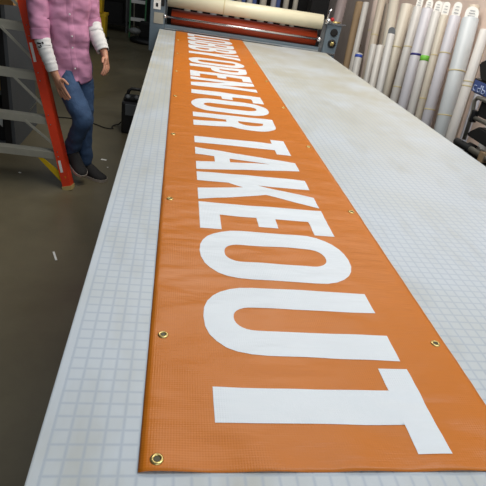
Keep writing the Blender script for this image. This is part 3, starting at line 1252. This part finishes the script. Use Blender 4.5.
def roll(base, topq, r, mt, label, tape=(), tag_=None, cap=None, name='media_roll', core=True):
    r = r * 1.24
    b, t = V(base), V(topq)
    d = (t - b).normalized()
    b = b + UP * (abs(d.x) + abs(d.y)) * r * .75
    o = empty(name, b, label, 'roll', G1)
    L = (t - b).length
    mb = MB()
    mb.lathe(b, d, [(r * .9, 0), (r, .05), (r, L), (r * .97, L + .06), (r * .62, L + .06), (r * .6, L - 1.2)], 28)
    mb.build('roll_body', mt, o)
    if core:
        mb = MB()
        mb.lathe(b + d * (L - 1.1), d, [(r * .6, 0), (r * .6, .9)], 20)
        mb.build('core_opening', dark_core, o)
    for (h, hh, m2, nm) in tape:
        mb = MB()
        s0 = h / d.z
        mb.lathe(b + d * s0, d, [(r * 1.004, 0), (r * 1.02, .02), (r * 1.02, hh), (r * 1.004, hh + .02)], 28)
        mb.build(nm, M[m2], o)
    if tag_:
        w_, h_ = tag_
        sx = V((.82, -.57, 0))
        mb = MB()
        c = b + d * (L - .6)
        pts = [c - sx * w_, c + sx * w_, c + sx * w_ + d * (h_ - w_)] + [c + sx * (w_ * math.cos(a)) + d * (h_ - w_ + w_ * math.sin(a)) for a in [math.pi * k / 10 for k in range(1, 10)]] + [c - sx * w_ + d * (h_ - w_)]
        nn = d.cross(sx).normalized()
        mb.poly(pts, nn * .08)
        tg = mb.build('end_tag', M[cap or 'paper'], o)
        mb = MB()
        nf = nn if nn.y < 0 else -nn
        for k in range(0 if cap else 3):
            q = c + d * (h_ * (.35 + .18 * k)) + nf * .1
            mb.bar(q - sx * w_ * (.55 - .1 * k), q + sx * w_ * (.5 - .05 * k), .04, .22, up=d)
        if cap:
            mb.bm.free()
        else:
            mb.build('print_lines', M['grey_text'], tg)
    return o


MK = 'masking'
roll((84.0, 213.9, 0), (89.7, 235.6, 53.7), 1.6, TM['kraft'], 'brown cardboard tube, furthest left beside the machine')
roll((84.0, 207.1, 0), (89.7, 226.7, 54.4), 1.14, TM['white'], 'thin white tube leaning just right of the brown cardboard tube')
roll((81.0, 191.7, 0), (84.7, 205.9, 35.1), 1.31, TM['pale'], 'short roll with a blue mark near its top, beside the thin white tube', [(33.0, 1.2, 'blue_ink', 'blue_mark')])
roll((86.2, 191.0, 0), (92.4, 222.6, 59), 1.3, TM['pinkish'], 'pinkish tall roll, first of two together behind the short blue marked roll', [(43.2, .5, MK, 'tape_band')])
roll((84.0, 185.6, 0), (90.1, 209.5, 59), 1.3, TM['beige'], 'beige tall roll, second of two together left of the dark grey gap', [(42.8, .5, MK, 'tape_band')])
roll((89.0, 180.9, 0), (94.8, 213.3, 55.3), 1.30, TM['taupe'], 'taupe roll set back in the gap left of the tan roll')
roll((86.0, 168.9, 0), (92.0, 200.4, 57.4), 1.64, TM['ivory'], 'tan cream roll behind the short roll that has a black rounded tag')
roll((80.0, 165.5, 0), (84.4, 182.9, 41.9), 1.17, TM['white'], 'short white plastic wrapped roll standing lower than its neighbours')
roll((80.0, 172.5, 0), (84.6, 191.0, 41.0), 1.05, TM['pale'], 'short pale roll left of the short plastic wrapped roll')
roll((80.0, 158.3, 0), (84.9, 176.9, 46.9), 1.13, TM['pale'], 'short grey-white roll topped by a black rounded tag', (), (1.35, 3.4), 'dark_grey')
roll((84.0, 164.5, 0), (90.0, 181.8, 57.4), 1.69, TM['ivory'], 'thick cream roll with an open top, right of the black rounded tag', [(41.9, .5, MK, 'tape_band')])
roll((84.0, 154.5, 0), (90.0, 171.2, 57.4), 1.34, TM['pale'], 'grey-white roll left of the roll with the navy band', [(43.8, .4, MK, 'tape_band'), (30.2, .4, MK, 'tape_band')], (1.1, 4.2))
roll((84.0, 145.2, 0), (90.0, 163.2, 57.5), 1.65, TM['lav'], 'pale roll with a navy blue tape band', [(42.2, .7, 'navy_tape', 'navy_band')], (1.2, 4.0))
roll((84.0, 137.5, 0), (90.0, 156.2, 57.2), 1.25, TM['pale'], 'pale roll with a bright green tape band', [(41.9, 1.7, 'green_tape', 'green_band')], (1.2, 4.4))
roll((85.0, 133.0, 0), (91.0, 152.3, 56.8), 1.03, TM['ivory'], 'slim ivory roll right of the green banded roll', [(44.4, .4, MK, 'tape_band'), (31.1, .5, MK, 'tape_band')], (1.1, 5.0))
roll((84.0, 126.0, 0), (90.0, 143.2, 57.3), 1.39, TM['lav'], 'lavender-white roll between the slim ivory roll and the widest roll', [(46.2, .4, MK, 'tape_band'), (29.6, .4, MK, 'tape_band')], (1.25, 5.0))
roll((84.0, 113.8, 0), (90.1, 134.1, 57.6), 1.91, TM['ice'], 'widest pale blue-white roll with a large round-topped paper tag', [(42.6, .4, MK, 'tape_band'), (30.3, .4, MK, 'tape_band')], (1.9, 4.2))
roll((90.0, 119.1, 0), (95.5, 132.7, 54.0), .9, TM['taupe'], 'thin taupe tube set back right of the widest roll', [(48.2, .5, MK, 'tape_band')])
roll((83.0, 109.9, 0), (88.9, 122.5, 56.0), 1.05, TM['white'], 'bright white roll with masking tape bands next to the black equipment', [(42.1, .35, MK, 'tape_band'), (40.9, .35, MK, 'tape_band')])
roll((88.0, 110.8, 0), (92.2, 120.7, 50.1), .87, TM['lav'], 'thin pale tube behind the black equipment')
roll((90.5, 204.0, 0), (96.0, 228.0, 60), 1.5, TM['pinkish'], 'pinkish roll in the back row right of the thin white tube')
roll((90.5, 198.0, 0), (96.0, 222.0, 60), 1.4, TM['taupe'], 'taupe roll in the back row behind the two tall beige rolls')
roll((91.0, 160.5, 0), (96.6, 178.5, 58), 1.4, TM['pinkish'], 'pinkish roll in the back row right of the thick cream roll')
roll((91.0, 150.5, 0), (96.6, 168.0, 60), 1.4, TM['pale'], 'pale roll in the back row behind the navy banded roll')
roll((91.0, 128.0, 0), (96.6, 146.0, 61), 1.4, TM['beige'], 'beige roll in the back row behind the lavender-white roll')
roll((91.0, 105.5, 0), (96.6, 116.5, 60), 1.2, TM['pale'], 'pale roll in the back row at the right edge')
roll((90.0, 100.0, 0), (96.0, 110.0, 62), 1.3, TM['ice'], 'blue-white roll nearest the camera behind the black equipment')
roll((91.5, 141.0, 0), (97.0, 158.5, 59), 1.3, TM['pinkish'], 'pinkish roll in the back row behind the green banded roll')
roll((91.0, 171.0, 0), (96.6, 191.0, 57), 1.3, TM['taupe'], 'taupe roll in the back row left of the thick cream roll')
# two thin boards leaning beside the machine
tag(MB().bar((82, 226, .6), (93, 232, 36), .8, 3.2, up=(0, 1, 0)).build('wooden_board', M['kraft']), 'narrow brown board leaning left of the brown cardboard tube', 'board')

# ------------------------------------------------------------------ black equipment at the right edge of the table
rk = empty('equipment_rack', (76, 80, 0), 'black metal rack of gear standing beyond the right edge of the table', 'rack')
for (x, y_) in ((72.5, 74), (72.5, 92), (82, 74), (82, 92)):
    MB().box(x - .5, x + .5, y_ - .5, y_ + .5, 0, 30).build('rack_post', M['black'], rk)
for z in (8, 30):
    MB().box(72, 82.5, 73.5, 92.5, z, z + .8).build('rack_shelf', M['matte_black'], rk)
G2 = 'folded stands on the black rack'
for i, (a, b, r, cl) in enumerate([((76, 96.4, 31.8), (76.6, 76, 32.6), .9, 6.6), ((78.2, 94, 31.8), (79, 76, 32.2), .8, 3.5)]):
    a, b = V(a), V(b)
    t = empty('folded_stand', a, ['folded silver stand whose black end cap points at the white roll', 'folded silver stand lying behind the one with the long black cap'][i], 'stand', G2)
    d = (b - a).normalized()
    MB().tube([a + d * (cl - .5), b], r * .8, 14).build('tube', M['alu'], t)
    MB().lathe(a, d, [(r * .7, 0), (r, .2), (r, cl), (r * .8, cl + .1)], 16).build('end_cap', M['matte_black'], t)
    MB().bar(a + d * (cl + 5.4), a + d * (cl + 6.8), r * 2.3, r * 2.2, bevel=.1).build('clamp', M['kraft'] if i == 0 else M['black'], t)
fr_ = empty('folding_chair', (78, 86, 30.8), 'black folding chair with silver tube frame on the black rack', 'chair')
MB().tube([(76, 93.4, 33.2), (76, 93.9, 39.6), (76, 94.8, 42.2), (76.1, 94.2, 43.1), (76.4, 92.6, 43.2), (76.8, 82, 43.3), (77, 80.6, 42), (77, 80.4, 33.2)], .48, 12).build('back_frame', M['alu'], fr_)
MB().tube([(76.3, 93.2, 38.7), (77, 81, 39.1)], .5, 12).build('crossbar', M['alu'], fr_)
MB().bar((76.9, 92.6, 41.1), (77.6, 81.4, 41.3), .5, 3.2, bevel=.15).build('back_pad', M['matte_black'], fr_)
MB().box(75.6, 77.0, 92.7, 94.3, 37.6, 40.4, .25).build('hinge', M['black'], fr_)
mb = MB()
mb.poly([(76, 93.3, 34.4), (76, 93.0, 35.3), (76, 89.5, 37.6), (76, 81, 37.6), (76, 80, 34.4)], (5.5, .5, 0))
bmesh.ops.bevel(mb.bm, geom=mb.bm.edges[:], offset=.3, segments=2, affect='EDGES')
mb.build('seat', M['matte_black'], fr_)
bg = empty('equipment_bag', (78, 93, 43.4), 'black bag with a blue and white label at the right picture edge', 'bag')
mb = MB()
mb.poly([(76.4, 99.6, 50.0), (76.4, 96.6, 46.6), (76.4, 85, 45.9), (76.4, 82.5, 50), (76.4, 86, 55), (76.4, 94.5, 52.4)], (4.5, 1, 0))
bmesh.ops.bevel(mb.bm, geom=mb.bm.edges[:], offset=.5, segments=3, affect='EDGES')
mb.build('bag_body', M['matte_black'], bg)
mb = MB()
mb.poly([(76.2, 98.2, 44.4), (76.2, 97.2, 43.7), (76.2, 87, 43.9), (76.2, 86.6, 46.6), (76.2, 98.4, 46.8)], (2.6, .4, 0))
bmesh.ops.bevel(mb.bm, geom=mb.bm.edges[:], offset=.15, segments=2, affect='EDGES')
mb.build('pouch', M['black'], bg)
lx = V((0, -1, .01)).normalized()
lo = V((76.2, 97.9, 43.95))
ln = V((-1, 0, 0))
mb = MB()
mb.poly([lo + ln * .12, lo + lx * 6.6 + ln * .12, lo + lx * 6.6 + UP * 2.5 + ln * .12, lo + lx * .2 + UP * 2.6 + ln * .12], -ln * .1)
lb = mb.build('label_patch', mat('blue_label', (66, 88, 150), .5), bg)
lb['label'] = 'blue label with pale lettering'
for u0, pts in [(.6, [(1.2, 1.5), (.3, 1.5), (0, 1.1), (0, .5), (.4, .1), (1.2, .1)]), (2.5, [(1.2, 2.1), (1.2, .1), (.3, .1), (0, .5), (.1, 1.0), (1.2, 1.1)]), (4.4, [(0, 2.1), (0, .1), (1.0, .1), (1.3, .5), (1.2, 1.0), (0, 1.1)])]:
    MB().tube([lo + ln * .16 + lx * (u0 + a) + UP * (.25 + b * .8) for a, b in pts], .12, 6).build('letter', mat('pale_blue_print', (176, 190, 220), .6), lb)

# ------------------------------------------------------------------ background behind the machine: upright rolls
G3 = 'upright rolls behind the machine'
cols = [('cream', 'cream'), ('lav', 'lavender'), ('ivory', 'ivory'), ('pale', 'grey-white'), ('white', 'white'), ('beige', 'beige')]
rackb = empty('roll_rack', (45, 268, 0), 'dark rack holding upright rolls behind the machine', 'rack')
MB().box(5, 86, 262, 276, 0, 3, .1).build('rack_base', M['matte_black'], rackb)
MB().box(5, 86, 275, 276.5, 3, 90).build('rack_back', M['matte_black'], rackb)
MB().box(5, 86, 262, 276, 20, 20.8, .1).build('rack_shelf', M['matte_black'], rackb)
xs_ = [10, 16.5, 23.5, 30, 36, 41.5, 48.5, 54.0, 60.5, 65.5]
bl = mat('blue_end_label', (70, 92, 150), .5)
for i, x in enumerate(xs_):
    key = ['ivory', 'pale', 'lav', 'ivory', 'beige', 'white', 'ivory', 'lav', 'ivory', 'ivory'][i]
    o = empty('media_roll', (x, 266, 21), '%s upright roll in the dark rack, %s' % ({'ivory': 'ivory', 'pale': 'grey-white', 'lav': 'lavender', 'beige': 'beige', 'white': 'white'}[key], ['at the left end', 'second from the left end', 'third from the left end', 'fourth from the left end', 'left of the middle', 'right of the middle', 'fourth from the right end', 'third from the right end', 'second from the right end', 'at the right end'][i]), 'roll', G3)
    r = [1.7, 1.4, 1.7, 1.5, 1.4, 1.6, 1.8, 1.5, 1.5, 1.3][i]
    MB().lathe((x, 266, 20.9), (0, 0, 1), [(r, 0), (r, 52), (r * .6, 52.05)], 20).build('roll_body', TM[key], o)
    if i in (1, 3, 4, 5, 7):
        MB().box(x + r * .9, x + r * .9 + 1.9, 264.6, 267, 38.6, 49.5).build('blue_box_label', bl, o)
tag(MB().tube([(84.5, 250, .2), (84.8, 250.5, 30), (85.6, 251, 58)], [2.6, 2.8, 2.4], 20).build('wrapped_roll', mat_tube('pinkish_grey_wrap', (176, 160, 158))), 'pinkish grey plastic wrapped roll standing right of the dark rack', 'roll')
tag(MB().box(70.5, 79.5, 251, 259, 0, 62, .4).build('black_cabinet', M['matte_black']), 'tall black cabinet between the upright rolls and the pinkish wrapped roll', 'cabinet')

# ------------------------------------------------------------------ dim back of the room, left
def bin_(x, y_, z, w_, d_, h_, label, tilt=1.0):
    o = empty('storage_bin', (x, y_, z), label, 'bin', 'yellow storage bins at the back')
    mb = MB()
    t = .9
    r0 = [(x - w_ * .43, y_ - d_ * .43, z), (x + w_ * .43, y_ - d_ * .43, z), (x + w_ * .43, y_ + d_ * .43, z), (x - w_ * .43, y_ + d_ * .43, z)]
    r1 = [(x - w_ * .5, y_ - d_ * .5, z + h_), (x + w_ * .5, y_ - d_ * .5, z + h_), (x + w_ * .5, y_ + d_ * .5, z + h_), (x - w_ * .5, y_ + d_ * .5, z + h_)]
    r2 = [V(p).lerp(V((x, y_, z + h_)), .12) for p in r1]
    r3 = [V(p).lerp(V((x, y_, z)), .15) + UP * 1 for p in r0]
    mb.rings([r0, r1, r2, r3], True, True, False)
    mb.build('bin_body', M['yellow'], o)
    mb = MB()
    mb.box(x - w_ * .54, x + w_ * .54, y_ - d_ * .54, y_ - d_ * .46, z + h_ - 1.2, z + h_ + .2)
    mb.box(x - w_ * .54, x + w_ * .54, y_ + d_ * .46, y_ + d_ * .54, z + h_ - 1.2, z + h_ + .2)
    mb.box(x - w_ * .54, x - w_ * .46, y_ - d_ * .5, y_ + d_ * .5, z + h_ - 1.2, z + h_ + .2)
    mb.box(x + w_ * .46, x + w_ * .54, y_ - d_ * .5, y_ + d_ * .5, z + h_ - 1.2, z + h_ + .2)
    mb.build('rim', M['yellow'], o)
    return o


cart = empty('bin_cart', (-46, 340, 0), 'low black cart under the lower yellow bin', 'cart')
MB().box(-54, -39, 334, 349, 5, 6.5).build('cart_deck', M['matte_black'], cart)
for x in (-53, -40.5):
    for y_ in (335.5, 347.5):
        MB().lathe((x - .5, y_, 2), (1, 0, 0), [(2, 0), (2, 1)], 14).build('wheel', M['matte_black'], cart)
        MB().box(x - .6, x + .6, y_ - .6, y_ + .6, 3.8, 5.2).build('caster_fork', M['steel'], cart)
bin_(-45.2, 340, 6.6, 11.5, 12, 15, 'lower yellow storage bin beside the person')
bin_(-46.8, 343, 21.8, 10, 11, 13, 'upper yellow storage bin stacked on the lower one')

gl = empty('green_ladder', (-24, 402, 0), 'green step ladder with pale steps in the dim back of the room', 'ladder')
for x in (-30.2, -18.8):
    MB().bar((x, 400, 0), (x, 411, 66), 1.0, 3, up=(0, -1, 0)).build('rail', M['green_rail'], gl)
for k in range(5):
    z = 12.2 * (k + 1)
    MB().box(-29.7, -19.3, 399 + z / 6, 402.6 + z / 6, z, z + 2.2, .1).build('step', M['white'], gl)
for x in (-29, -20):
    MB().bar((x, 428, 0), (x, 413, 66), .8, 1.6, up=(0, -1, 0)).build('rear_leg', M['alu_dull'], gl)

hs = empty('floor_machine', (-15, 388, 0), 'black machine with a round base and grey head in front of the green ladder', 'machine')
MB().lathe((-16, 388, 0), (0, 0, 1), [(12, 0), (13, .8), (13, 2), (11, 3), (5, 3.4)], 32).build('round_base', M['black'], hs)
MB().box(-22, -8, 384, 396, 3.2, 14, 1.2).build('motor_housing', M['matte_black'], hs)
MB().ball((-25, 384, 7.5), 4.2, 1.1, .8, .55).build('grey_head', mat('grey_cast_metal', (130, 132, 132), .5, .2), hs)
MB().tube([(-10, 392, 12), (-9, 398, 40)], .9, 10).build('handle_post', M['black'], hs)

sh = empty('steel_shelving', (-60, 430, 0), 'black steel shelving at the dim back of the room', 'shelving')
for x in (-92, -62, -34.5):
    for y_ in (422, 440):
        MB().box(x - .7, x + .7, y_ - .7, y_ + .7, 0, 84).build('post', M['body_grey'], sh)
for z in (5, 28, 52, 76):
    MB().box(-92, -34, 422, 440, z, z + 1.2).build('shelf_board', M['matte_black'], sh)
for i, (x0, x1, z0, h_, mk, lab) in enumerate([(-90, -72, 6.2, 17, 'matte_black', 'large black box at the left of the lowest shelf'), (-70, -58, 6.2, 12, 'dark_grey', 'dark grey box on the lowest shelf'), (-56, -38, 6.2, 15, 'matte_black', 'black box at the right of the lowest shelf'),
                                               (-88, -70, 29.2, 15, 'dark_grey', 'dark grey box at the left of the second shelf'), (-66, -54, 29.2, 14, 'matte_black', 'black box on the second shelf'), (-50, -43, 29.2, 9, 'red', 'small red box on the second shelf')]):
    tag(MB().box(x0, x1, 424, 437, z0, z0 + h_, .3).build('storage_box', M[mk]), lab + ' of the back shelving', 'box', 'boxes on the back shelving')
bc = empty('black_workbench', (10, 432, 0), 'long black workbench along the dim back wall', 'workbench')
MB().box(-16, 95, 420, 450, 34, 36, .2).build('bench_top', M['matte_black'], bc)
MB().box(-15, 94, 424, 449, 0, 34).build('bench_body', M['matte_black'], bc)

# ------------------------------------------------------------------ small scraps on the floor
tag(MB().bar((-18.6, 83.0, .1), (-17.3, 79.6, .1), .45, .12).build('paper_scrap', M['paper']), 'thin white strip of scrap on the floor near the table, closest to the camera', 'scrap')
tag(MB().bar((-16.2, 142.4, .08), (-14.4, 142.0, .08), .9, .1).build('paper_scrap', M['paper']), 'white scrap on the floor right of the black shoes', 'scrap')
tag(MB().bar((-37.5, 126, .08), (-36.9, 125.6, .08), .5, .1).build('paper_scrap', M['paper']), 'tiny white fleck on the floor under the ladder', 'scrap')
for (x, y_, l) in ((-29, 55, 'tiny pale speck on the floor at the lower left'), (-13.5, 136, 'tiny pale speck beyond the stepping shoe')):
    tag(MB().bar((x, y_, .06), (x + .35, y_ + .2, .06), .3, .08).build('paper_scrap', M['paper']), l, 'scrap')
